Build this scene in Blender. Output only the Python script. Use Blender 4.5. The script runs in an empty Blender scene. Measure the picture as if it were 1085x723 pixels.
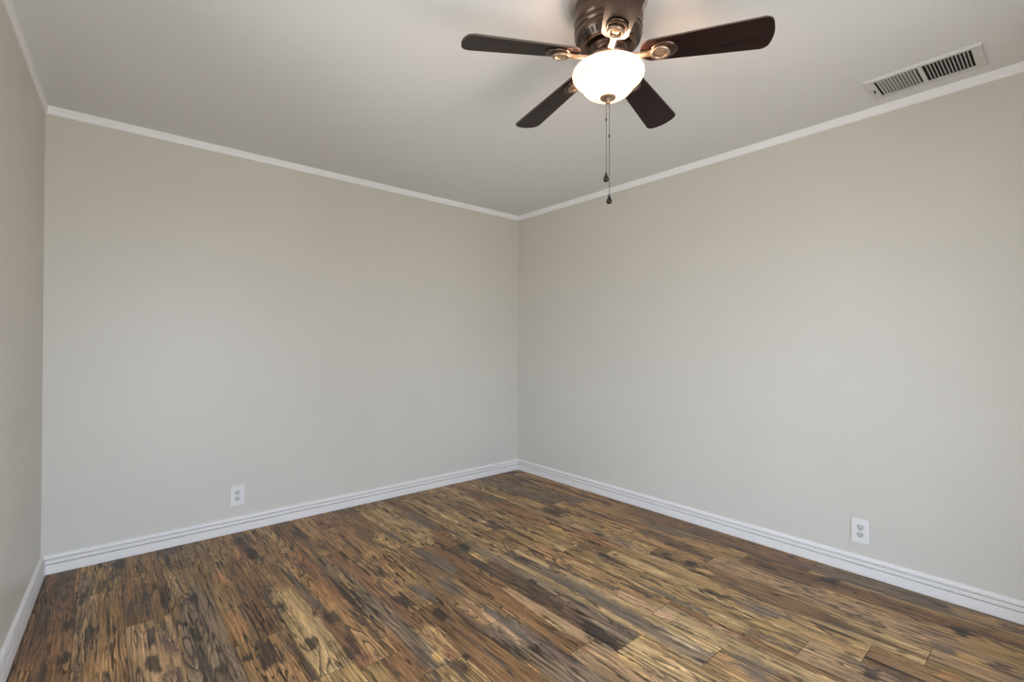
import bpy, bmesh, math, random
import numpy as np
from mathutils import Vector, Matrix
R = math.radians
scn = bpy.context.scene
COL = scn.collection
random.seed(7)

# ------------------------------------------------------------------ camera
cd = bpy.data.cameras.new('camera'); cam = bpy.data.objects.new('camera', cd); COL.objects.link(cam)
cd.sensor_width = 36.0; cd.lens = 36.0 * 504.66 / 1085.0; cd.clip_start = 0.02
YAW, PITCH, ROLL = 0.70733, 0.00653, 0.00333
fw = Vector((math.sin(YAW)*math.cos(PITCH), math.cos(YAW)*math.cos(PITCH), math.sin(PITCH)))
r0 = Vector((math.cos(YAW), -math.sin(YAW), 0)); u0 = r0.cross(fw)
r1 = r0*math.cos(ROLL) + u0*math.sin(ROLL); u1 = u0*math.cos(ROLL) - r0*math.sin(ROLL)
M = Matrix((r1, u1, -fw)).transposed().to_4x4(); M.translation = Vector((-3.0327, -3.4568, 1.2047))
cam.matrix_world = M
scn.camera = cam

# ------------------------------------------------------------------ light and exposure
scn.view_settings.view_transform = 'Standard'; scn.view_settings.look = 'None'

scn.view_settings.exposure = 0.0; scn.view_settings.gamma = 1.0; scn.view_settings.use_curve_mapping = False
SKY_STRENGTH = 5.0
SKY_COL = (1.29, 1.57, 1.96); GROUND_COL = (0.99, 1.02, 1.04)
BULB_W = 4.5; BOWL_EMIT = 0.45
LAMP_COL = (1.0, 0.68, 0.49); BOWL_COL = (1.0, 0.80, 0.60)
w = bpy.data.worlds.new('daylight'); scn.world = w; w.use_nodes = True
nt = w.node_tree; nt.nodes.clear()
wo = nt.nodes.new('ShaderNodeOutputWorld'); bg = nt.nodes.new('ShaderNodeBackground')
tc = nt.nodes.new('ShaderNodeTexCoord'); sx = nt.nodes.new('ShaderNodeSeparateXYZ'); cr = nt.nodes.new('ShaderNodeValToRGB')
mr = nt.nodes.new('ShaderNodeMapRange'); mr.inputs['From Min'].default_value = -1; mr.inputs['From Max'].default_value = 1
nt.links.new(tc.outputs['Generated'], sx.inputs[0]); nt.links.new(sx.outputs['Z'], mr.inputs['Value']); nt.links.new(mr.outputs[0], cr.inputs[0])
e = cr.color_ramp.elements
e[0].position = 0.0; e[0].color = (*[c for c in GROUND_COL], 1)
e[1].position = 1.0; e[1].color = (*[c for c in SKY_COL], 1)
k = e.new(0.47); k.color = (*[c for c in GROUND_COL], 1)
k = e.new(0.53); k.color = (*SKY_COL, 1)
nt.links.new(cr.outputs[0], bg.inputs['Color']); bg.inputs['Strength'].default_value = SKY_STRENGTH
nt.links.new(bg.outputs[0], wo.inputs[0])

def portal(name, loc, direction, sx_, sy_):
    l = bpy.data.lights.new(name, 'AREA'); l.shape = 'RECTANGLE'; l.size = sx_; l.size_y = sy_
    l.cycles.is_portal = True
    o = bpy.data.objects.new(name, l); COL.objects.link(o)
    o.location = loc; o.rotation_euler = Vector(direction).to_track_quat('-Z', 'Y').to_euler()
    return o

# ------------------------------------------------------------------ room measures (metres)
H = 2.44
LX, LANG = 3.2768, R(1.8807)            # back wall length, left wall leans out towards the camera
YF = -3.95                              # wall behind the camera
DL = Vector((-math.sin(LANG), -math.cos(LANG), 0))      # along the left wall
NL = Vector((math.cos(LANG), -math.sin(LANG), 0))       # its inward normal
L0 = Vector((-LX, 0, 0))
LLEN = -YF / math.cos(LANG)
WIN_L = (1.40, 2.30, 0.62, 2.10)       # window in the left wall: from, to along it, sill, head
WIN_F = (-3.20, -1.35, 0.0, 2.05)      # unseen glass door, added behind the camera and sized for daylight: x from, to, foot, head

# ------------------------------------------------------------------ helpers
def tag(o, label=None, cat=None, group=None, kind=None):
    if label: o['label'] = label
    if cat: o['category'] = cat
    if group: o['group'] = group
    if kind: o['kind'] = kind
    return o
def obj(name, bm, mat, parent=None, smooth=False):
    me = bpy.data.meshes.new(name); bmesh.ops.recalc_face_normals(bm, faces=bm.faces); bm.to_mesh(me); bm.free()
    if smooth:
        for p in me.polygons: p.use_smooth = True
    mats = mat if isinstance(mat, (list, tuple)) else [mat]
    for m_ in mats: me.materials.append(m_)
    o = bpy.data.objects.new(name, me); COL.objects.link(o)
    if parent: o.parent = parent
    return o
def empty(name, loc, rot=(0, 0, 0)):
    o = bpy.data.objects.new(name, None); COL.objects.link(o); o.location = loc; o.rotation_euler = rot; o.empty_display_size = .05
    return o
def box(bm, a, b, M=None, bev=0, mi=0):
    res = bmesh.ops.create_cube(bm, size=1.0)
    vs = res['verts']
    s = [abs(b[i]-a[i]) for i in range(3)]; c = [(a[i]+b[i])/2 for i in range(3)]
    for v in vs: v.co = Vector((v.co.x*s[0]+c[0], v.co.y*s[1]+c[1], v.co.z*s[2]+c[2]))
    es = list({e_ for v in vs for e_ in v.link_edges}); fs = list({f for v in vs for f in v.link_faces})
    if bev:
        r_ = bmesh.ops.bevel(bm, geom=es, offset=bev, segments=2, affect='EDGES', profile=.7)
        vs = list({v for v in r_['verts']} | {v for v in vs if v.is_valid})
        fs = list({f for v in vs for f in v.link_faces})
    for f in fs: f.material_index = mi
    if M is not None: bmesh.ops.transform(bm, matrix=M, verts=vs)
    return vs
def lathe(bm, prof, seg=64, M=None, closed=False):
    rings = []
    allv = []
    for (r, z) in prof:
        if r < 1e-6: ring = [bm.verts.new((0, 0, z))]
        else: ring = [bm.verts.new((r*math.cos(2*math.pi*i/seg), r*math.sin(2*math.pi*i/seg), z)) for i in range(seg)]
        rings.append(ring); allv += ring
    prs = list(zip(rings, rings[1:]))
    if closed: prs.append((rings[-1], rings[0]))
    for A, B in prs:
        for i in range(seg):
            j = (i+1) % seg
            if len(A) == 1 and len(B) == 1: continue
            if len(A) == 1: bm.faces.new((A[0], B[j], B[i]))
            elif len(B) == 1: bm.faces.new((A[i], A[j], B[0]))
            else: bm.faces.new((A[i], A[j], B[j], B[i]))
    if M is not None: bmesh.ops.transform(bm, matrix=M, verts=allv)
    return allv
def ring_prof(r, z, t, n=10, tz=None):
    tz = tz or t
    return [(r+t*math.cos(2*math.pi*i/n), z+tz*math.sin(2*math.pi*i/n)) for i in range(n)]
def sweep(bm, prof, P, along, inward, length, trim0=0.0, trim1=0.0):
    # prof: (offset from wall, height); mitred so the strip closes at 45 degree corners
    A, B = [], []
    for (d, z) in prof:
        A.append(bm.verts.new(P + along*(d*trim0) + inward*d + Vector((0, 0, z))))
        B.append(bm.verts.new(P + along*(length - d*trim1) + inward*d + Vector((0, 0, z))))
    n = len(prof)
    for i in range(n):
        j = (i+1) % n
        bm.faces.new((A[i], A[j], B[j], B[i]))
    bm.faces.new(A); bm.faces.new(B[::-1])

# ------------------------------------------------------------------ materials
def srgb(*c):
    return tuple(((x/255.0)/12.92 if x/255.0 <= .04045 else ((x/255.0+.055)/1.055)**2.4) for x in c)
def mat(name, col, rough=.5, metal=0.0, spec=.5, coat=0.0, coat_r=.1, bump=None, var=None):
    m = bpy.data.materials.new(name); m.use_nodes = True
    t = m.node_tree; b = t.nodes['Principled BSDF']
    b.inputs['Base Color'].default_value = (*col, 1); b.inputs['Roughness'].default_value = rough
    b.inputs['Metallic'].default_value = metal; b.inputs['Specular IOR Level'].default_value = spec
    b.inputs['Coat Weight'].default_value = coat; b.inputs['Coat Roughness'].default_value = coat_r
    tcn = t.nodes.new('ShaderNodeTexCoord')
    if bump:
        sc, st, dist = bump
        n = t.nodes.new('ShaderNodeTexNoise'); n.inputs['Scale'].default_value = sc; n.inputs['Detail'].default_value = 3
        t.links.new(tcn.outputs['Object'], n.inputs['Vector'])
        bp = t.nodes.new('ShaderNodeBump'); bp.inputs['Strength'].default_value = st; bp.inputs['Distance'].default_value = dist
        t.links.new(n.outputs['Fac'], bp.inputs['Height']); t.links.new(bp.outputs[0], b.inputs['Normal'])
    if var:
        sc, amt = var
        n = t.nodes.new('ShaderNodeTexNoise'); n.inputs['Scale'].default_value = sc; n.inputs['Detail'].default_value = 4
        t.links.new(tcn.outputs['Object'], n.inputs['Vector'])
        r_ = t.nodes.new('ShaderNodeValToRGB'); ee = r_.color_ramp.elements
        ee[0].position = .3; ee[1].position = .7
        ee[0].color = (*[c*(1-amt) for c in col], 1); ee[1].color = (*[min(1, c*(1+amt)) for c in col], 1)
        t.links.new(n.outputs['Fac'], r_.inputs[0]); t.links.new(r_.outputs[0], b.inputs['Base Color'])
    return m
M_WALL = mat('beige wall paint', (0.65, 0.608, 0.537), .42, spec=.45, bump=(140, .12, .004), var=(2.0, .015))
M_CEIL = mat('flat ceiling paint', (0.77, 0.765, 0.75), .9, spec=.2, bump=(120, .12, .004))
M_TRIM = mat('white trim paint', (0.82, 0.775, 0.735), .4, spec=.4)
M_CROWN = mat('white crown paint', (0.90, 0.885, 0.87), .5, spec=.3)
M_PLATE = mat('white plastic', (0.79, 0.755, 0.72), .3, spec=.5)
M_SOCK = mat('socket face plastic', (0.60, 0.575, 0.55), .35)
M_DARK = mat('dark slot', (0.02, 0.02, 0.02), .7)
M_SCREW = mat('screw metal', (0.6, 0.58, 0.55), .35, metal=.8)
M_VENT = mat('painted register metal', (0.66, 0.64, 0.62), .42, bump=(90, .03, .002))
M_DUCT = mat('painted duct shade', (0.015, 0.015, 0.016), .9)
M_BRONZE = mat('brushed bronze', (0.13, 0.088, 0.066), .24, metal=.85, var=(14, .25))
M_ARM = mat('antique bronze', (0.40, 0.29, 0.20), .34, metal=.75, var=(30, .15))
M_CHAIN = mat('dark chain metal', (0.02, 0.016, 0.014), .3, metal=.5)
M_EDGE = mat('lighter brown blade edge', (0.10, 0.07, 0.055), .4)  # lighter brown for the faces round the blade rim
M_CANOPY = mat('ceiling plate paint', (0.50, 0.43, 0.37), .5)
M_SUB = mat('subfloor', (0.03, 0.025, 0.02), .9)

def glass_mat():
    m = bpy.data.materials.new('window glass'); m.use_nodes = True; t = m.node_tree; t.nodes.clear()
    o = t.nodes.new('ShaderNodeOutputMaterial'); mx = t.nodes.new('ShaderNodeMixShader')
    tr = t.nodes.new('ShaderNodeBsdfTransparent'); gl = t.nodes.new('ShaderNodeBsdfGlossy'); gl.inputs['Roughness'].default_value = .02
    fr = t.nodes.new('ShaderNodeFresnel'); fr.inputs['IOR'].default_value = 1.45
    t.links.new(fr.outputs[0], mx.inputs[0]); t.links.new(tr.outputs[0], mx.inputs[1]); t.links.new(gl.outputs[0], mx.inputs[2]); t.links.new(mx.outputs[0], o.inputs[0])
    return m
M_GLASS = glass_mat()
def bowl_mat():
    m = bpy.data.materials.new('frosted lamp glass'); m.use_nodes = True; t = m.node_tree; t.nodes.clear()
    o = t.nodes.new('ShaderNodeOutputMaterial')
    tl = t.nodes.new('ShaderNodeBsdfTranslucent'); tl.inputs['Color'].default_value = (.13, .117, .10, 1)
    df = t.nodes.new('ShaderNodeBsdfDiffuse'); df.inputs['Color'].default_value = (.8, .76, .7, 1)
    gl = t.nodes.new('ShaderNodeBsdfGlossy'); gl.inputs['Roughness'].default_value = .2
    em = t.nodes.new('ShaderNodeEmission'); em.inputs['Color'].default_value = (*BOWL_COL, 1); em.inputs['Strength'].default_value = BOWL_EMIT
    nz = t.nodes.new('ShaderNodeTexNoise'); nz.inputs['Scale'].default_value = 9; nz.inputs['Detail'].default_value = 2
    tcn = t.nodes.new('ShaderNodeTexCoord'); t.links.new(tcn.outputs['Object'], nz.inputs['Vector'])
    m1 = t.nodes.new('ShaderNodeMixShader'); m1.inputs[0].default_value = .35
    m2 = t.nodes.new('ShaderNodeMixShader'); m2.inputs[0].default_value = .06
    ad = t.nodes.new('ShaderNodeAddShader')
    t.links.new(tl.outputs[0], m1.inputs[1]); t.links.new(df.outputs[0], m1.inputs[2])
    t.links.new(m1.outputs[0], m2.inputs[1]); t.links.new(gl.outputs[0], m2.inputs[2])
    t.links.new(m2.outputs[0], ad.inputs[0]); t.links.new(em.outputs[0], ad.inputs[1]); t.links.new(ad.outputs[0], o.inputs[0])
    return m
M_BOWL = bowl_mat()
def blade_mat():
    m = bpy.data.materials.new('dark walnut blade'); m.use_nodes = True; t = m.node_tree; b = t.nodes['Principled BSDF']
    tcn = t.nodes.new('ShaderNodeTexCoord'); mp = t.nodes.new('ShaderNodeMapping'); mp.inputs['Scale'].default_value = (3, 60, 20)
    n = t.nodes.new('ShaderNodeTexNoise'); n.inputs['Scale'].default_value = 1.0; n.inputs['Detail'].default_value = 5
    r_ = t.nodes.new('ShaderNodeValToRGB'); e_ = r_.color_ramp.elements
    e_[0].position = .3; e_[0].color = (0.0035, 0.0012, 0.0010, 1); e_[1].position = .75; e_[1].color = (0.026, 0.008, 0.006, 1)
    t.links.new(tcn.outputs['Object'], mp.inputs[0]); t.links.new(mp.outputs[0], n.inputs['Vector']); t.links.new(n.outputs['Fac'], r_.inputs[0])
    t.links.new(r_.outputs[0], b.inputs['Base Color']); b.inputs['Roughness'].default_value = .36; b.inputs['Specular IOR Level'].default_value = .24
    return m
M_BLADE = blade_mat()

def floor_mat():
    m = bpy.data.materials.new('rustic plank floor'); m.use_nodes = True; t = m.node_tree; b = t.nodes['Principled BSDF']
    N, L = t.nodes.new, t.links.new
    tone = N('ShaderNodeAttribute'); tone.attribute_name = 'plank_tone'
    sh = N('ShaderNodeAttribute'); sh.attribute_name = 'plank_shift'
    tcn = N('ShaderNodeTexCoord'); sp = N('ShaderNodeSeparateXYZ'); L(tcn.outputs['Object'], sp.inputs[0])
    def math_(op, a, b_=None):
        n = N('ShaderNodeMath'); n.operation = op
        for i, v in enumerate((a, b_)):
            if v is None: continue
            if isinstance(v, (int, float)): n.inputs[i].default_value = v
            else: L(v, n.inputs[i])
        return n.outputs[0]
    def vec(x, y, z):
        c = N('ShaderNodeCombineXYZ')
        for i, v in enumerate((x, y, z)):
            if isinstance(v, (int, float)): c.inputs[i].default_value = v
            else: L(v, c.inputs[i])
        return c.outputs[0]
    def noise(v, scale, detail, rough=.5):
        n = N('ShaderNodeTexNoise'); n.inputs['Scale'].default_value = scale; n.inputs['Detail'].default_value = detail; n.inputs['Roughness'].default_value = rough
        L(v, n.inputs['Vector']); return n.outputs['Fac']
    def ramp(v, *stops):
        r_ = N('ShaderNodeValToRGB'); e_ = r_.color_ramp.elements
        e_[0].position, e_[1].position = stops[0][0], stops[-1][0]
        e_[0].color = (*[stops[0][1]]*3, 1); e_[1].color = (*[stops[-1][1]]*3, 1)
        for p_, c_ in stops[1:-1]:
            q = e_.new(p_); q.color = (c_, c_, c_, 1)
        L(v, r_.inputs[0]); return r_.outputs[0]
    x, y, s = sp.outputs['X'], sp.outputs['Y'], sh.outputs['Fac']
    s7 = math_('MULTIPLY', s, 37.0)
    def mixc(fac, A, B, mode='MIX'):
        n = N('ShaderNodeMix'); n.data_type = 'RGBA'; n.blend_type = mode
        if isinstance(fac, (int, float)): n.inputs[0].default_value = fac
        else: L(fac, n.inputs[0])
        for v, i in ((A, 6), (B, 7)):
            if isinstance(v, tuple): n.inputs[i].default_value = (*v, 1)
            else: L(v, n.inputs[i])
        return n.outputs[2]
    def attr(nm, out='Color'):
        n = N('ShaderNodeAttribute'); n.attribute_name = nm; return n.outputs[out]
    def at(fx, fy, off): return vec(math_('MULTIPLY', x, fx), math_('MULTIPLY', y, fy), math_('ADD', s7, off))
    fine = noise(at(270, 10, 0.0), 1.0, 3, .6)
    grain = noise(at(105, 4.2, 2.0), 1.0, 4, .65)
    mid = noise(at(42, 2.6, 4.0), 1.0, 5, .65)
    speck = noise(at(70, 26, 3.0), 1.0, 4, .7)
    cloud = noise(at(15, 5, 8.0), 1.0, 4, .6)
    # ragged edges: an amount eaten away by grain and speckle
    rag = math_('ADD', math_('MULTIPLY', grain, .55), math_('MULTIPLY', speck, .45))
    def ragged(amt, k, lo, hi):
        v = math_('ADD', amt, math_('MULTIPLY', math_('SUBTRACT', rag, .5), k))
        return ramp(v, (lo, 0.0), (hi, 1.0))
    cur = mixc(ragged(attr('second_amount', 'Fac'), 1.3, .40, .58), tone.outputs['Color'], attr('second_tone'))
    # cathedral grain: contour lines of a stretched noise, dark line with a pale shoulder
    warp = noise(at(10, .95, 0.0), 1.0, 2.2, .4)
    rings = math_('FRACT', math_('ADD', math_('MULTIPLY', warp, 19.0), math_('MULTIPLY', grain, .5)))
    ringl = ramp(rings, (0.0, .26), (.12, .36), (.20, 1.42), (.5, 1.12), (.88, .96), (.95, .40), (1.0, .26))
    patchy = ramp(noise(at(6, 1.6, 5.0), 1.0, 3, .55), (.42, 0.0), (.56, .92))
    cur = mixc(1.0, cur, mixc(patchy, (.96, .96, .96), ringl), 'MULTIPLY')
    crack = ramp(noise(at(34, 1.5, 11.0), 1.0, 4, .62), (.325, .18), (.352, .45), (.366, 1.25), (.42, 1.0))
    cur = mixc(1.0, cur, crack, 'MULTIPLY')
    # long thin splits: the level line of a stretched noise, only in places
    for fx_, fy_, off_, wd_ in ((22, .9, 31.0, .012), (48, 1.9, 33.0, .016)):
        d_ = math_('ABSOLUTE', math_('SUBTRACT', noise(at(fx_, fy_, off_), 1.0, 2.5, .5), .5))
        ln = ramp(d_, (0.0, .14), (wd_, .30), (wd_*1.6, 1.32), (wd_*3.2, 1.0))
        wh = ramp(noise(at(8, 2.2, off_+1), 1.0, 3, .55), (.50, 0.0), (.55, .95))
        cur = mixc(wh, cur, mixc(1.0, cur, ln, 'MULTIPLY'))
    bl = ramp(noise(at(80, 5.0, 41.0), 1.0, 4, .68), (.28, .42), (.345, .66), (.375, 1.05), (.42, 1.0))
    cur = mixc(1.0, cur, bl, 'MULTIPLY')
    cur = mixc(1.0, cur, ramp(grain, (.27, .40), (.5, 1.0), (.73, 1.6)), 'MULTIPLY')
    cur = mixc(1.0, cur, ramp(mid, (.27, .68), (.5, 1.0), (.73, 1.28)), 'MULTIPLY')
    cur = mixc(1.0, cur, ramp(cloud, (.3, .82), (.7, 1.18)), 'MULTIPLY')
    # smudges, knots and scraped stripes
    rag = math_('ADD', math_('MULTIPLY', noise(at(100, 4.2, 21.0), 1.0, 5, .7), .68), math_('MULTIPLY', speck, .32))
    mk = ragged(attr('mark_amount', 'Fac'), 3.0, .42, .60)
    mt = mixc(.15, mixc(1.0, attr('mark_tone'), ramp(grain, (.30, .40), (.70, 1.9)), 'MULTIPLY'), cur)
    cur = mixc(mk, cur, mt)
    cur = mixc(1.0, cur, ramp(speck, (.27, .50), (.36, 1.0), (.66, 1.0), (.76, 1.35)), 'MULTIPLY')
    cur = mixc(1.0, cur, ramp(fine, (.3, .80), (.7, 1.20)), 'MULTIPLY')
    L(cur, b.inputs['Base Color'])
    L(ramp(mid, (.3, .40), (.7, .55)), b.inputs['Roughness']); b.inputs['Specular IOR Level'].default_value = .4
    bp = N('ShaderNodeBump'); bp.inputs['Strength'].default_value = .2; bp.inputs['Distance'].default_value = .002
    L(math_('ADD', fine, math_('MULTIPLY', grain, 1.5)), bp.inputs['Height']); L(bp.outputs[0], b.inputs['Normal'])
    return m
M_FLOOR = floor_mat()

# ------------------------------------------------------------------ floor planks
PATCHES = [
    (-2.966,-0.105,0.099,0.035,'dk',0.8,1), (-2.758,-0.593,0.288,0.025,'pale',0.8,1), (-2.814,-0.702,0.181,0.025,'dk',0.7,1), 
    (-2.761,-0.246,0.124,0.02,'ch',0.8,1), (-2.711,-0.771,0.092,0.025,'ch',0.8,1), (-2.738,-1.101,0.078,0.025,'ch',0.9,1), 
    (-2.753,-1.285,0.159,0.01,'ch',0.7,0), (-2.88,-0.998,0.079,0.02,'dk',0.9,1), (-2.893,-1.221,0.072,0.025,'dk',0.8,1), 
    (-2.913,-0.489,0.368,0.065,'red',0.6,0), (-2.909,-1.124,0.197,0.07,'tan',0.45,0), (-3.129,-0.857,0.236,0.05,'tan',0.5,0), 
    (-3.141,-0.675,0.072,0.025,'dk',0.8,1), (-3.102,-0.441,0.078,0.02,'ch',0.8,1), (-3.145,-0.96,0.057,0.03,'dk',0.8,1), 
    (-3.063,-0.353,0.178,0.025,'yel',0.5,0), (-3.028,-0.315,0.239,0.015,'yel',0.6,0), (-3.22,-0.772,0.274,0.05,'red',0.5,0), 
    (-2.57,-0.618,0.153,0.06,'org',0.7,0), (-2.6,-1.127,0.196,0.05,'org',0.9,0), (-2.547,-1.431,0.127,0.045,'ch',0.95,1), 
    (-2.61,-1.414,0.03,0.025,'ch',0.8,1), (-2.385,-0.412,0.127,0.035,'ch',0.9,1), (-2.405,-0.193,0.092,0.03,'dk',0.8,1), 
    (-2.508,-0.34,0.104,0.03,'red',0.7,0), (-2.429,-1.204,0.293,0.065,'tan',0.6,0), (-2.398,-1.487,0.059,0.03,'ch',0.9,1), 
    (-2.403,-1.237,0.252,0.006,'ch',0.9,0), (-2.436,-1.207,0.044,0.015,'ch',0.8,1), (-2.289,-0.965,0.372,0.0225,'gy',0.85,1), 
    (-2.224,-1.132,0.315,0.03,'org',0.7,0), (-2.149,-1.24,0.337,0.02,'dk',0.85,1), (-2.265,-1.36,0.076,0.035,'dk',0.9,1), 
    (-2.288,-1.621,0.128,0.055,'dk',0.6,1), (-2.094,-1.022,0.351,0.05,'yel',0.5,0), (-2.094,-0.285,0.138,0.04,'dk',0.8,1), 
    (-2.065,-0.607,0.133,0.03,'yel',0.6,0), (-2.44,-0.811,0.225,0.04,'brn',0.6,0), (-2.51,-0.006,0.186,0.025,'brn',0.5,0), 
    (-2.479,-1.576,0.122,0.04,'org',0.6,0), (-1.71,-0.635,0.133,0.02,'pale',0.6,1), (-1.811,-0.566,0.318,0.025,'org',0.6,0), 
    (-1.911,-0.642,0.201,0.015,'dk',0.6,1), (-1.392,-0.584,0.233,0.05,'gy',0.9,1), (-1.654,-0.673,0.236,0.025,'gy',0.8,1), 
    (-1.52,-0.73,0.082,0.025,'dk',0.6,1), (-1.627,-1.15,0.244,0.06,'gy',0.95,1), (-1.5,-1.101,0.205,0.015,'dk',0.8,1), 
    (-1.407,-1.112,0.072,0.035,'ch',0.9,1), (-1.065,-0.966,0.102,0.05,'dk',0.9,1), (-0.733,-0.528,0.087,0.05,'gy',0.9,1), 
    (-0.745,-0.264,0.177,0.035,'gy',0.8,1), (-1.103,-0.791,0.061,0.03,'ch',0.8,1), (-1.279,-1.114,0.197,0.05,'pnk',0.5,0), 
    (-1.22,-1.19,0.035,0.025,'brn',0.5,0), (-1.409,-1.294,0.12,0.05,'yel',0.6,0), (-0.939,-1.274,0.24,0.07,'yel',0.65,0), 
    (-1.446,-1.376,0.138,0.007,'ch',0.9,0), (-1.248,-1.479,0.087,0.035,'dk',0.7,1), (-0.575,-1.038,0.136,0.06,'dk',0.9,1), 
    (-1.044,-0.237,0.09,0.02,'dk',0.7,1), (-1.322,-0.605,0.138,0.015,'pnk',0.6,0), (-1.176,-0.707,0.211,0.025,'pnk',0.4,0), 
    (-1.553,-0.994,0.109,0.02,'pale',0.5,1), (-1.715,-1.459,0.126,0.045,'gy',0.9,1), (-1.846,-1.419,0.128,0.045,'gy',0.85,1), 
    (-1.964,-1.444,0.097,0.04,'ch',0.8,1), (-1.896,-1.639,0.069,0.03,'ch',0.95,1), (-1.731,-1.822,0.265,0.04,'pnk',0.8,0), 
    (-1.707,-1.872,0.258,0.0225,'gy',0.9,1), (-1.806,-1.813,0.201,0.035,'pur',0.7,0), (-2.002,-1.758,0.172,0.05,'tan',0.7,0), 
    (-2.059,-1.879,0.055,0.05,'yel',0.8,1), (-2.3,-1.626,0.108,0.045,'dk',0.7,1), (-2.175,-1.479,0.185,0.02,'dk',0.9,1), 
    (-2.218,-1.428,0.123,0.025,'org',0.8,0), (-2.022,-1.985,0.083,0.035,'dk',0.8,1), (-2.127,-1.459,0.281,0.055,'yel',0.45,0), 
    (-1.976,-2.038,0.073,0.025,'pnk',0.5,0), (-1.963,-1.94,0.03,0.015,'ch',0.9,1), (-1.614,-1.851,0.083,0.035,'pale',0.5,0), 
    (-0.252,-0.682,0.244,0.025,'org',0.7,0), (-0.133,-1.007,0.307,0.035,'dk',0.7,1), (-0.378,-1.536,0.171,0.05,'org',0.7,0), 
    (-0.255,-1.771,0.215,0.04,'gy',0.9,1), (-0.621,-1.645,0.122,0.05,'gy',0.7,1), (-0.627,-1.521,0.048,0.04,'ch',0.7,1), 
    (-0.567,-2.099,0.049,0.04,'ch',0.8,1), (-0.789,-1.399,0.223,0.08,'yel',0.7,0), (-1.059,-1.737,0.154,0.02,'pnk',0.9,0), 
    (-1.254,-1.474,0.072,0.04,'dk',0.7,1), (-0.078,-1.404,0.131,0.025,'pale',0.5,1), (-0.02,-0.268,0.161,0.06,'gy',0.6,1), 
    (-0.242,-1.964,0.129,0.04,'org',0.5,0), (-1.257,-1.972,0.369,0.025,'gy',0.95,1), (-1.127,-2.181,0.284,0.04,'pnk',0.95,0), 
    (-0.977,-2.212,0.264,0.015,'gy',0.95,1), (-0.925,-2.205,0.244,0.01,'pale',0.8,1), (-1.468,-2.19,0.105,0.05,'ch',0.95,1), 
    (-1.233,-2.386,0.144,0.035,'pale',0.8,0), (-1.686,-2.113,0.242,0.025,'pur',0.95,1), (-1.805,-2.146,0.084,0.04,'org',0.6,0), 
    (-1.523,-2.385,0.119,0.06,'yel',0.7,0), (-1.549,-2.017,0.137,0.035,'pale',0.5,0), (-1.58,-2.204,0.03,0.025,'red',0.9,1), 
    (-1.435,-1.967,0.242,0.007,'dk',0.8,0), (-1.582,-1.878,0.083,0.04,'tan',0.5,0), (-1.337,-2.304,0.048,0.03,'yel',0.6,0), 
    (-1.294,-2.556,0.062,0.015,'dk',0.8,1), (-1.393,-2.495,0.085,0.04,'pnk',0.6,0), (-1.373,-1.68,0.041,0.025,'ch',0.9,1), 
    (-0.782,-2.343,0.073,0.025,'ch',0.9,1), (-0.751,-2.548,0.1,0.05,'gy',0.95,1), (-0.212,-2.658,0.053,0.04,'ch',0.95,1), 
    (-0.116,-2.531,0.196,0.04,'pur',0.9,0), (-0.417,-2.372,0.13,0.06,'tan',0.6,0), (-1.185,-2.69,0.098,0.06,'gy',0.85,1), 
    (-0.952,-2.436,0.167,0.025,'pale',0.7,0), (-1.057,-2.521,0.129,0.05,'pnk',0.7,0), (-0.297,-2.399,0.067,0.025,'dk',0.8,1), 
    (-0.22,-2.024,0.17,0.025,'dk',0.7,1), (-0.381,-2.566,0.063,0.05,'tan',0.5,0), (-0.693,-2.805,0.158,0.007,'ch',0.8,0), 
    (-0.76,-2.796,0.095,0.05,'tan',0.5,0), (-0.435,-2.665,0.066,0.03,'gy',0.6,1), (-0.61,-2.19,0.064,0.03,'tan',0.8,1), 
    (-0.903,-2.624,0.05,0.025,'dk',0.6,1), (-0.29,-3.155,0.038,0.04,'ch',0.9,1), (-0.223,-3.082,0.188,0.006,'ch',0.9,0), 
    (-0.489,-3.121,0.064,0.05,'gy',0.8,1), (-0.502,-3.21,0.078,0.05,'yel',0.7,0), (-0.363,-2.915,0.045,0.03,'yel',0.7,0), 
    (-0.684,-3.173,0.054,0.04,'org',0.8,0), (-0.898,-2.985,0.034,0.05,'ch',0.85,1), (-0.571,-2.916,0.069,0.04,'pale',0.4,0), 
    (-0.083,-3.061,0.033,0.025,'dk',0.9,1), (-0.469,-3.291,0.044,0.05,'dk',0.6,1), (-0.088,-3.259,0.058,0.025,'tan',0.5,0), 
    (-0.674,-3.03,0.03,0.025,'red',0.7,1), (-0.822,-2.905,0.038,0.03,'dk',0.6,1), ]
TONES = dict(dk=(56,44,35), ch=(36,30,26), gy=(92,80,68), pale=(170,146,110), tan=(166,132,88), yel=(172,136,80), org=(158,112,72),
             pnk=(172,136,102), pur=(98,76,64), red=(118,80,52), brn=(104,74,48))
FLOOR_GAIN = 1.3
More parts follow.
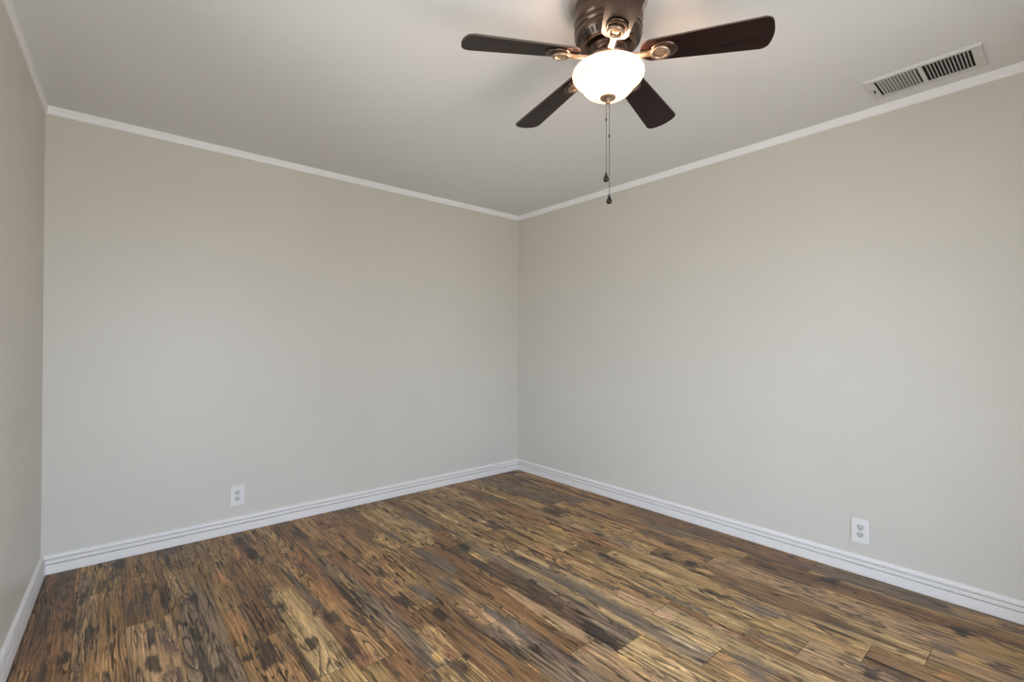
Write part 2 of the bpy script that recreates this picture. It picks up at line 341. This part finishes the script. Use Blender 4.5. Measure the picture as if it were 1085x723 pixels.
def build_floor():
    rng = np.random.default_rng(11)
    lat = rng.random((64, 64, 16))
    def vnoise(x, y, k):
        xi = np.floor(x).astype(int); yi = np.floor(y).astype(int); fx = x-xi; fy = y-yi
        fx = fx*fx*(3-2*fx); fy = fy*fy*(3-2*fy); g = lambda a, b_: lat[a % 64, b_ % 64, k]
        return (g(xi, yi)*(1-fx)+g(xi+1, yi)*fx)*(1-fy) + (g(xi, yi+1)*(1-fx)+g(xi+1, yi+1)*fx)*fy
    W, X0, LEN, GAP = .163, -2.96, 1.22, .0008
    ends = {0: -.86, 2: -1.31, 4: -1.75, 5: -1.93, 6: -1.54, 9: -2.30, 10: -2.56, 11: -1.02, 12: -2.765, 13: -2.94, 14: -3.10, 15: -2.15, 17: -2.55}
    pal = [(152,120,78), (146,116,74), (116,84,54), (132,94,64), (154,122,88), (118,98,76), (94,72,52), (150,114,74), (134,106,70), (124,94,62), (164,134,92)]
    P = [(px, py, hl, hw, np.array(srgb(*TONES[c])), s*(.7 if c == 'pale' else 1.12 if c in ('dk', 'ch', 'gy') else .9), k) for (px, py, hl, hw, c, s, k) in PATCHES]
    verts, faces, cols, shifts, cols2, am2, mkt, mka = [[] for _ in range(8)]
    base = 0
    row = -4
    while X0 + row*W < 0:
        xa = max(X0+row*W, -LX-.20); xb = min(X0+(row+1)*W, 0.0)
        if xb - xa < .004: row += 1; continue
        off = ends.get(row, -rng.random()*LEN)
        y_ = off - LEN*4
        while y_ < .0:
            ya, yb = max(y_, YF), min(y_+LEN, 0.0)
            if yb - ya > .01:
                nx = max(2, int((xb-xa)/.0105)+1); ny = max(2, int((yb-ya)/.016)+1)
                gx = np.linspace(xa+GAP, xb-GAP, nx); gy = np.linspace(ya+GAP, yb-GAP, ny)
                GX, GY = np.meshgrid(gx, gy)
                b0 = np.array(srgb(*pal[rng.integers(len(pal))])); b1 = np.array(srgb(*pal[rng.integers(len(pal))]))
                so = rng.random()*50
                n1 = np.clip(.5+(vnoise(GX*15+so, GY*1.5+so*1.7, 0)-.52)*2.6, 0, 1)   # a second board printed in the plank
                n2 = vnoise(GX*9+so*2, GY*3+so, 1)[..., None]; gain = .80+.40*n2
                mark = np.zeros_like(GX); mtone = np.broadcast_to(np.array(srgb(74, 60, 50)), GX.shape+(3,)).copy()
                n3 = vnoise(GX*20+so, GY*4.5+3*so, 2)*.65 + vnoise(GX*45, GY*15+so, 3)*.35
                n5 = vnoise(GX*34+so*3, GY*1.3+2*so, 6)*.7 + vnoise(GX*18+so, GY*9+so, 7)*.3
                mark = np.clip(np.maximum((n3-.56)*2.6, (n5-.62)*2.8), 0, .6)
                for (px, py, hl, hw, c, s, k) in P:
                    if px+hw*2 < xa or px-hw*2 > xb or py+hl*2 < ya or py-hl*2 > yb: continue
                    wob = (vnoise(GX*30, GY*14+px*9, 4)-.5)
                    d = np.maximum(np.abs(GX-px+.010*wob)/hw, np.abs(GY-py)/hl)*.5 + np.hypot((GX-px)/hw, (GY-py)/hl)*.5
                    d = d + wob*(.6 if k else .3)
                    a = np.clip((1.35-d)/.95, 0, 1)*s*.85
                    up = a > mark
                    mtone[up] = c; mark = np.maximum(mark, a)
                verts.append(np.stack([GX, GY, np.zeros_like(GX)], -1).reshape(-1, 3)); cols.append((b0*gain).reshape(-1, 3)); cols2.append((b1*gain).reshape(-1, 3))
                am2.append(n1.reshape(-1)); mkt.append(mtone.reshape(-1, 3)); mka.append(mark.reshape(-1))
                shifts.append(np.full(nx*ny, rng.random()))
                ii = (np.arange(ny-1)[:, None]*nx + np.arange(nx-1)[None, :] + base).reshape(-1)
                faces.append(np.stack([ii, ii+1, ii+nx+1, ii+nx], -1)); base += nx*ny
            y_ += LEN
        row += 1
    V = np.concatenate(verts); F = np.concatenate(faces); C_ = np.clip(np.concatenate(cols)*FLOOR_GAIN, 0, .95); cols2 = [c*FLOOR_GAIN for c in cols2]; mkt = [c*FLOOR_GAIN for c in mkt]; S = np.concatenate(shifts)
    nf = len(F)
    # the slab under the planks
    sl = np.array([(-LX-.2, YF, -.003), (0, YF, -.003), (0, 0, -.003), (-LX-.2, 0, -.003), (-LX-.2, YF, -.12), (0, YF, -.12), (0, 0, -.12), (-LX-.2, 0, -.12)], float)
    SF = np.array([(0, 1, 2, 3), (7, 6, 5, 4), (0, 4, 5, 1), (1, 5, 6, 2), (2, 6, 7, 3), (3, 7, 4, 0)]) + len(V)
    V = np.concatenate([V, sl]); F = np.concatenate([F, SF]); C_ = np.concatenate([C_, np.full((8, 3), .03)]); S = np.concatenate([S, np.zeros(8)])
    me = bpy.data.meshes.new('floor'); me.from_pydata(V.tolist(), [], F.tolist())
    me.materials.append(M_FLOOR); me.materials.append(M_SUB)
    mi = np.zeros(len(F), np.int32); mi[nf:] = 1; me.polygons.foreach_set('material_index', mi)
    for nm, arr in (('second_tone', cols2), ('mark_tone', mkt)):
        v = np.concatenate(arr+[np.full((8, 3), .03)]); at = me.attributes.new(nm, 'FLOAT_COLOR', 'POINT')
        at.data.foreach_set('color', np.concatenate([v, np.ones((len(v), 1))], 1).astype(np.float32).reshape(-1))
    for nm, arr in (('second_amount', am2), ('mark_amount', mka)):
        v = np.concatenate(arr+[np.zeros(8)]); at = me.attributes.new(nm, 'FLOAT', 'POINT'); at.data.foreach_set('value', v.astype(np.float32))
    a = me.attributes.new('plank_tone', 'FLOAT_COLOR', 'POINT')
    a.data.foreach_set('color', np.concatenate([C_, np.ones((len(C_), 1))], 1).astype(np.float32).reshape(-1))
    b_ = me.attributes.new('plank_shift', 'FLOAT', 'POINT'); b_.data.foreach_set('value', S.astype(np.float32))
    me.update()
    o = bpy.data.objects.new('floor', me); COL.objects.link(o)
    tag(o, 'rustic brown wood plank floor running away from the camera', kind='structure')
build_floor()

# ------------------------------------------------------------------ walls, ceiling, windows
T = .12
def wall(name, P, along, outward, length, hole=None, label=None):
    bm = bmesh.new(); zc = Vector((0, 0, 1))
    Mx = Matrix((along, outward, zc)).transposed().to_4x4(); Mx.translation = P
    if hole is None: box(bm, (0, 0, 0), (length, T, H), Mx)
    else:
        a, b, z0, z1 = hole
        for (p, q) in (((0, 0, 0), (a, T, H)), ((b, 0, 0), (length, T, H)), ((a, 0, 0), (b, T, z0)), ((a, 0, z1), (b, T, H))): box(bm, p, q, Mx)
    return tag(obj(name, bm, M_WALL), label, kind='structure'), Mx
wall('wall_back', Vector((-LX-T, 0, 0)), Vector((1, 0, 0)), Vector((0, 1, 0)), LX+T*2, label='beige wall on the left of the far corner')
wall('wall_right', Vector((0, 0, 0)), Vector((0, -1, 0)), Vector((1, 0, 0)), -YF, label='beige wall on the right with the higher ceiling register')
_, ML = wall('wall_left', L0.copy(), DL, -NL, LLEN, WIN_L, 'narrow strip of beige wall at the left edge')
XL = (L0 + DL*LLEN).x
_, MF = wall('wall_front', Vector((XL-T, YF, 0)), Vector((1, 0, 0)), Vector((0, -1, 0)), -XL+2*T, (WIN_F[0]-XL+T, WIN_F[1]-XL+T, WIN_F[2], WIN_F[3]), 'beige wall behind the camera')
bm = bmesh.new(); box(bm, (-LX-.3, YF-T, H), (T, T, H+.1)); tag(obj('ceiling', bm, M_CEIL), 'flat light grey ceiling', kind='structure')

def window(name, Mx, a, b, z0, z1, label, door=False):
    root = empty(name, (0, 0, 0)); root.matrix_world = Mx; tag(root, label, kind='structure')
    bm = bmesh.new(); f = .045
    for p, q in (((a, .03, z0), (a+f, .10, z1)), ((b-f, .03, z0), (b, .10, z1)), ((a+f, .03, z0), (b-f, .10, z0+f)), ((a+f, .03, z1-f), (b-f, .10, z1)), (((a+b)/2-.02, .045, z0+f), ((a+b)/2+.02, .085, z1-f))):
        box(bm, p, q, None, .003)
    obj('door_frame' if door else 'window_frame', bm, M_TRIM, root)
    if not door: bm = bmesh.new(); box(bm, (a-.03, -.02, z0-.02), (b+.03, .03, z0), None, .003); obj('window_sill', bm, M_TRIM, root)
    bm = bmesh.new(); vs = [bm.verts.new(v) for v in ((a+f, .06, z0+f), (b-f, .06, z0+f), (b-f, .06, z1-f), (a+f, .06, z1-f))]; bm.faces.new(vs)
    obj('door_pane' if door else 'window_pane', bm, M_GLASS, root)
window('window_1', ML, *WIN_L, label='white framed window in the left wall')
a_, b_ = WIN_F[0]-XL+T, WIN_F[1]-XL+T
window('added_door_1', MF, a_, b_, WIN_F[2], WIN_F[3], label='white framed glass door added behind the camera for daylight', door=True)
c_ = ML @ Vector(((WIN_L[0]+WIN_L[1])/2, .11, (WIN_L[2]+WIN_L[3])/2)); portal('window daylight', c_, NL, WIN_L[1]-WIN_L[0], WIN_L[3]-WIN_L[2])
c_ = MF @ Vector(((a_+b_)/2, .11, (WIN_F[2]+WIN_F[3])/2)); portal('window daylight', c_, (0, 1, 0), b_-a_, WIN_F[3]-WIN_F[2])

# baseboards and crown strips
BASE = [(0, 0), (.0145, 0), (.0150, .003), (.0188, .0035), (.0192, .006), (.0192, .0490), (.0186, .0502), (.0030, .0504), (.0030, .0548), (.0160, .0550), (.0164, .0572), (.0164, .0728), (.0158, .0740),
        (.0030, .0742), (.0030, .0785), (.0130, .0787), (.0136, .0808), (.0130, .0900), (.0105, .0955), (.0060, .0990), (0, .1003)]
CROWN = [(0, H-.0432), (.0060, H-.0428), (.0095, H-.036), (.0112, H-.022), (.0112, H), (0, H)]
XV, YV = Vector((1, 0, 0)), Vector((0, 1, 0))
tl = math.tan((math.pi/2 - LANG)/2)
runs = [('back', Vector((-LX, 0, 0)), XV, -YV, LX, 1/math.tan((math.pi/2+LANG)/2), 1),
        ('right', Vector((0, 0, 0)), -YV, -XV, -YF, 1, 1),
        ('left', L0, DL, NL, LLEN, 1/math.tan((math.pi/2+LANG)/2), 1),
        ('front', Vector((XL, YF, 0)), XV, YV, -XL, 1, 1)]
for i, (side, P_, al, inw, ln, t0, t1) in enumerate(runs):
    bm = bmesh.new()
    if side == 'front':                 # stops either side of the added glass door
        sweep(bm, BASE, P_, al, inw, WIN_F[0]-XL, t0, 0); sweep(bm, BASE, P_ + al*(WIN_F[1]-XL), al, inw, -WIN_F[1], 0, t1)
    else: sweep(bm, BASE, P_, al, inw, ln, t0, t1)
    tag(obj('baseboard_'+side, bm, M_TRIM), 'white grooved baseboard on the %s wall' % side, kind='structure')
    bm = bmesh.new(); sweep(bm, CROWN, P_, al, inw, ln, t0, t1)
    tag(obj('trim_%d' % (i+1), bm, M_CROWN), 'narrow white strip under the ceiling on the %s wall' % side, kind='structure')

# ------------------------------------------------------------------ wall outlets
def outlet(loc, rotz, label):
    root = empty('wall_outlet', loc, (0, 0, rotz))      # local: x across, z up, -y out of the wall
    tag(root, label, 'outlet')
    bm = bmesh.new(); box(bm, (-.040, -.0080, -.0625), (.040, 0, .0625), None, .0026); obj('cover_plate', bm, M_PLATE, root)
    for s in (1, -1):
        zc = .0195*s
        bm = bmesh.new(); pts = []
        for i in range(40):
            a = 2*math.pi*i/40; px, pz = .0172*math.cos(a), .0172*math.sin(a); pz = max(-.0142, min(.0142, pz)); pts.append((px, pz))
        A = [bm.verts.new((px, -.0070, pz+zc)) for px, pz in pts]; B = [bm.verts.new((px*.96, -.0098, pz*.94+zc)) for px, pz in pts]
        for i in range(40): bm.faces.new((A[i], A[(i+1) % 40], B[(i+1) % 40], B[i]))
        bm.faces.new(B)
        sk = obj('receptacle', bm, M_SOCK, root)
        bm = bmesh.new()
        box(bm, (-.0085, -.0103, zc-.002), (-.0058, -.0090, zc+.0085)); box(bm, (.0058, -.0103, zc-.001), (.0085, -.0090, zc+.0075))
        Mg = Matrix.Translation((0, -.0090, zc-.0078)) @ Matrix.Rotation(R(90), 4, 'X')
        lathe(bm, [(0, 0.0012), (.0030, .0012), (.0030, 0)], 16, Mg)
        obj('socket_slots', bm, M_DARK, sk)
    bm = bmesh.new(); Mg = Matrix.Translation((0, -.0079, 0)) @ Matrix.Rotation(R(90), 4, 'X')
    lathe(bm, [(0, .0016), (.0022, .0014), (.0032, .0004), (.0032, 0)], 16, Mg); obj('screw', bm, M_SCREW, root)
    return root
outlet((-2.383, 0, .2325), 0, 'white duplex outlet on the back wall above the baseboard, left of the far corner')
outlet((0, -2.741, .2275), -R(90), 'white duplex outlet low on the right wall, below the ceiling vent')

# ------------------------------------------------------------------ ceiling register
vx0, vx1, vy0, vy1 = -.336, -.103, -3.232, -2.828
vc = Vector(((vx0+vx1)/2, (vy0+vy1)/2, H))
vent = empty('ceiling_vent', vc); tag(vent, 'long white metal air register with two banks of slats, on the ceiling at upper right', 'vent')
sx0, sx1 = -.315-vc.x, -.139-vc.x
bk = [(-3.022-vc.y, -2.866-vc.y, -1), (-3.196-vc.y, -3.038-vc.y, 1)]
hx, hy = (vx1-vx0)/2, (vy1-vy0)/2
bm = bmesh.new()
zb, zt = -.0105, -.0075
rects = [(-hx+.004, sx0, -hy+.004, hy-.004), (sx1, hx-.004, -hy+.004, hy-.004), (sx0, sx1, bk[0][1], hy-.004), (sx0, sx1, bk[1][1], bk[0][0]), (sx0, sx1, -hy+.004, bk[1][0])]
for xa, xb, ya, yb in rects: box(bm, (xa, ya, zb), (xb, yb, zt))
def quad(bm, *p): bm.faces.new([bm.verts.new(q) for q in p])
o_ = [(-hx, -hy, -.001), (hx, -hy, -.001), (hx, hy, -.001), (-hx, hy, -.001)]; o2 = [(x_, y_, 0) for x_, y_, z_ in o_]
i_ = [(-hx+.004, -hy+.004, zb), (hx-.004, -hy+.004, zb), (hx-.004, hy-.004, zb), (-hx+.004, hy-.004, zb)]
for k in range(4):
    j = (k+1) % 4
    quad(bm, o_[k], o_[j], i_[j], i_[k]); quad(bm, o2[k], o2[j], o_[j], o_[k])
obj('face_plate', bm, M_VENT, vent)
bm = bmesh.new(); box(bm, (sx0-.006, bk[1][0]-.006, -.0022), (sx1+.006, bk[0][1]+.006, -.0004)); obj('duct_shade_sheet', bm, M_DUCT, vent)  # black sheet under the ceiling, paints in the shade of a duct
for ya, yb, sg in bk:
    n = 13; pitch = (yb-ya)/n
    for i in range(n-1):
        yc = ya + pitch*(i+1)
        bm = bmesh.new()
        Mt = Matrix.Translation((0, yc, -.0066)) @ Matrix.Rotation(R(-34 if sg > 0 else 26), 4, 'X')
        box(bm, (sx0, -.0010, -.0046), (sx1, .0010, .0046), Mt)
        obj('slat', bm, M_VENT, vent)
for yy in (-3.218-vc.y, -2.842-vc.y):
    bm = bmesh.new(); lathe(bm, [(0, -.0032), (.003, -.0028), (.0042, 0)], 16, Matrix.Translation((-.235-vc.x, yy, zb))); obj('screw', bm, M_SCREW, vent)
bm = bmesh.new(); box(bm, (-.232-vc.x, -2.853-vc.y, zb-.009), (-.204-vc.x, -2.8505-vc.y, zb+.001), None, .0008)
obj('damper_lever', bm, M_DARK, vent)

# ------------------------------------------------------------------ ceiling fan
FX, FY = -1.660, -2.379
fan = empty('ceiling_fan', (FX, FY, H)); tag(fan, 'bronze ceiling fan with five dark wooden blades and a lit glass bowl', 'ceiling fan')
zz = lambda z: z - H
def part(name, prof, m, parent=fan, seg=72, M=None):
    bm = bmesh.new(); lathe(bm, prof, seg, M); return obj(name, bm, m, parent, True)
part('ceiling_plate', [(0, zz(H)), (.140, zz(H)), (.142, zz(2.436)), (.141, zz(2.431)), (.1365, zz(2.429)), (.10, zz(2.428))], M_CANOPY)
bm = bmesh.new()
for a in (R(196), R(206)):
    box(bm, (.128, -.003, zz(2.425)), (.136, .003, zz(2.4295)), Matrix.Rotation(a, 4, 'Z'))
obj('plate_screws', bm, M_DARK, fan)
HP = [(.100, 2.4285), (.113, 2.427), (.118, 2.420), (.1185, 2.408), (.113, 2.402), (.1135, 2.398), (.121, 2.392), (.1235, 2.380), (.1225, 2.362), (.1195, 2.352), (.1150, 2.347), (.1150, 2.343), (.1200, 2.340),
      (.1215, 2.333), (.1195, 2.327), (.1160, 2.325), (.1160, 2.321), (.1195, 2.318), (.1200, 2.312), (.1185, 2.307), (.1170, 2.304), (.1160, 2.300), (.0985, 2.276), (.0950, 2.272), (.0900, 2.271), (.0850, 2.274), (.0800, 2.280), (.0700, 2.281), (0, 2.281)]
hous = part('motor_housing', [(r, zz(z)) for r, z in HP], M_BRONZE)
bm = bmesh.new()
for i in range(40):
    Ms = Matrix.Rotation(2*math.pi*i/40, 4, 'Z') @ Matrix.Translation((.1076, 0, zz(2.2882))) @ Matrix.Rotation(R(36), 4, 'Y')
    box(bm, (-.0014, -.0030, -.0095), (.0014, .0030, .0095), Ms)
obj('cooling_slots', bm, M_DARK, hous)
part('motor_hub', [(.055, zz(2.281)), (.068, zz(2.277)), (.070, zz(2.268)), (.066, zz(2.262)), (.060, zz(2.260)), (.058, zz(2.252)), (.052, zz(2.249)), (.050, zz(2.238)), (0, zz(2.238))], M_BRONZE)
part('light_fitter', [(.040, zz(2.239)), (.070, zz(2.237)), (.0785, zz(2.234)), (.080, zz(2.228)), (.0785, zz(2.222)), (.072, zz(2.219)), (.066, zz(2.214)), (.040, zz(2.211)), (0, zz(2.211))], M_BRONZE)
# glass bowl: open at the top
BW = [(.0960, 2.1950), (.1040, 2.1975), (.1130, 2.1965), (.1205, 2.1925), (.1260, 2.1850), (.1278, 2.1770), (.1262, 2.1690), (.1215, 2.1610), (.1150, 2.1545), (.1075, 2.1490), (.1005, 2.1440), (.0960, 2.1385), (.0925, 2.1315), (.0870, 2.1225), (.0780, 2.1130), (.0650, 2.1045), (.0470, 2.0985), (.0260, 2.0955), (.008, 2.0945)]
bowl = part('glass_bowl', [(r, zz(z)) for r, z in BW], M_BOWL, seg=96)
part('bowl_rod', [(.0045, zz(2.212)), (.0045, zz(2.094))], M_CHAIN, seg=12)
part('finial', [(.0270, zz(2.0965)), (.0285, zz(2.0945)), (.0270, zz(2.0915)), (.0170, zz(2.0890)), (.0090, zz(2.0875)), (.0070, zz(2.0850)), (.0075, zz(2.0825)), (.0092, zz(2.0790)), (.0080, zz(2.0745)), (.0045, zz(2.0715)), (0, zz(2.0708))], M_ARM, seg=32)
for wt, az, rr, hz in ((1.6, 265, .048, 2.170), (.4, 120, .055, 2.170)):      # two bulbs in the bowl
    L_ = bpy.data.lights.new('lamp bulb', 'POINT'); L_.energy = BULB_W*wt; L_.color = LAMP_COL; L_.shadow_soft_size = .025
    lo = bpy.data.objects.new('lamp bulb', L_); COL.objects.link(lo); lo.parent = fan
    lo.location = (rr*math.cos(R(az)), rr*math.sin(R(az)), zz(hz))
# pull chains
def chain(ox, oy, ztop, zcon, zbell):
    ch = None
    bm = bmesh.new(); n = int((ztop-zbell)/.0058)
    for i in range(n):
        z = ztop - (i+.5)*(ztop-zbell)/n
        bmesh.ops.create_icosphere(bm, subdivisions=1, radius=.0014, matrix=Matrix.Translation((ox, oy, zz(z))))
    box(bm, (ox-.0005, oy-.0005, zz(zbell)), (ox+.0005, oy+.0005, zz(ztop)))
    ch = obj('pull_chain', bm, M_CHAIN, fan, True)
    Mx = Matrix.Translation((ox, oy, zz(zcon)))
    bm = bmesh.new(); lathe(bm, [(0, .006), (.0028, .004), (.0028, -.004), (0, -.006)], 14, Mx); obj('chain_connector', bm, M_CHAIN, ch, True)
    bm = bmesh.new(); lathe(bm, [(0, .019), (.002, .018), (.0030, .013), (.0068, .003), (.0102, -.006), (.0102, -.010), (.0072, -.0145), (.0025, -.0165), (0, -.017)], 24, Matrix.Translation((ox, oy, zz(zbell-.016))))
    obj('chain_weight', bm, M_CHAIN, ch, True)
side = Vector((math.cos(YAW), -math.sin(YAW), 0))
chain(side.x*.0045-.002, side.y*.0045-.002, 2.0745, 1.955, 1.742)
p_ = side*-.0085 + Vector((-math.sin(YAW), -math.cos(YAW), 0))*.012
chain(p_.x, p_.y, 2.0895, 2.010, 1.818)

# blades and their brackets
SAG = (.070, .118, .105, .056, .100); PIT = R(12)      # each blade sags a little differently
def blade_outline():
    pts = []
    w0, w1 = .0455, .0645; x0, x1 = .112, .533
    # rounded inner end
    for i in range(13):
        a = R(90) + R(180)*i/12
        pts.append((x0+.036+.036*math.cos(a), w0*math.sin(a)))
    cr = .026
    for i in range(9):
        a = R(-90) + R(90)*i/8; pts.append((x1-.007-cr+cr*math.cos(a), -w1+cr+cr*math.sin(a)))
    for i in range(1, 6):
        t_ = -1+2*i/6; pts.append((x1-.007*t_*t_, (w1-cr)*t_))
    for i in range(9):
        a = R(90)*i/8; pts.append((x1-.007-cr+cr*math.cos(a), w1-cr+cr*math.sin(a)))
    return pts
OUT = blade_outline()
def blade_bm():
    bm = bmesh.new(); t = .0030
    A = [bm.verts.new((x_, y_, -t)) for x_, y_ in OUT]; B = [bm.verts.new((x_, y_, t)) for x_, y_ in OUT]
    n = len(OUT)
    f1 = bm.faces.new(A[::-1]); f2 = bm.faces.new(B)
    for i in range(n): bm.faces.new((A[i], A[(i+1) % n], B[(i+1) % n], B[i]))
    bmesh.ops.bevel(bm, geom=list(f1.edges)+list(f2.edges), offset=.0012, segments=2, affect='EDGES')
    bm.normal_update()
    for f in bm.faces:
        if abs(f.normal.z) < .75: f.material_index = 1
    return bm
def bracket_bm():
    bm = bmesh.new(); secs = []
    for (x_, w_, z_, t) in ((.062, .016, -.0105, .0035), (.085, .0105, -.0115, .0045), (.118, .0082, -.0125, .0045), (.140, .0095, -.0125, .004), (.162, .016, -.0125, .003)):
        secs.append([bm.verts.new((x_, sx__*w_, z_+sz__*t)) for sx__, sz__ in ((-1, -1), (-.6, -1.35), (.6, -1.35), (1, -1), (1, 1), (-1, 1))])
    for A, B in zip(secs, secs[1:]):
        for i in range(6): bm.faces.new((A[i], A[(i+1) % 6], B[(i+1) % 6], B[i]))
    bm.faces.new(secs[0]); bm.faces.new(secs[-1][::-1])
    return bm
MX = .185
proto = None
for k in range(5):
    ang = R(154.82 - 72*k)
    rot = Matrix.Translation((0, 0, zz(2.2365))) @ Matrix.Rotation(ang, 4, 'Z')
    tilt = Matrix.Translation((.12, 0, 0)) @ Matrix.Rotation(math.atan(SAG[k]), 4, 'Y') @ Matrix.Rotation(-PIT, 4, 'X') @ Matrix.Translation((-.12, 0, 0))
    if proto is None:
        bl = obj('blade', blade_bm(), [M_BLADE, M_EDGE], fan)
        br = obj('blade_bracket', bracket_bm(), M_ARM, fan, False)
        Me = Matrix.Translation((MX+.008, 0, 0)) @ Matrix.Diagonal((1.22, .98, 1, 1))
        bm = bmesh.new(); lathe(bm, [(0, -.0028), (.033, -.0028), (.0365, -.0040), (.0372, -.0065), (.0350, -.0090), (.0310, -.0100), (0, -.0100)], 48, Me)
        bk_ = obj('bracket_plate', bm, M_BRONZE, br, True)
        Me = Matrix.Translation((MX-.004, 0, 0)) @ Matrix.Diagonal((1.12, .98, 1, 1))
        bm = bmesh.new(); lathe(bm, [(.026, -.0095), (.0290, -.0125), (.0300, -.0165), (.0285, -.0200), (.0245, -.0215), (.0205, -.0205), (.0188, -.0175), (.0180, -.0130), (.0200, -.0095)], 48, Me, True)
        rg = obj('medallion_ring', bm, M_ARM, br, True)
        bm = bmesh.new(); lathe(bm, [(0, -.0175), (.010, -.0170), (.0155, -.0150), (.0182, -.0115)], 40, Me)
        cp = obj('medallion_cap', bm, M_ARM, br, True)
        bm = bmesh.new()
        for xx in (.33, .43): lathe(bm, [(0, -.0042), (.0022, -.0038), (.003, -.0030)], 12, Matrix.Translation((xx, .012, 0)))
        proto = (bl, br, (bk_, rg, cp))
    else:
        bl = proto[0].copy(); COL.objects.link(bl); br = proto[1].copy(); COL.objects.link(br)
        for c in proto[2]:
            d = c.copy(); COL.objects.link(d); d.parent = br
    bl.matrix_local = rot @ tilt
    br.matrix_local = rot @ tilt
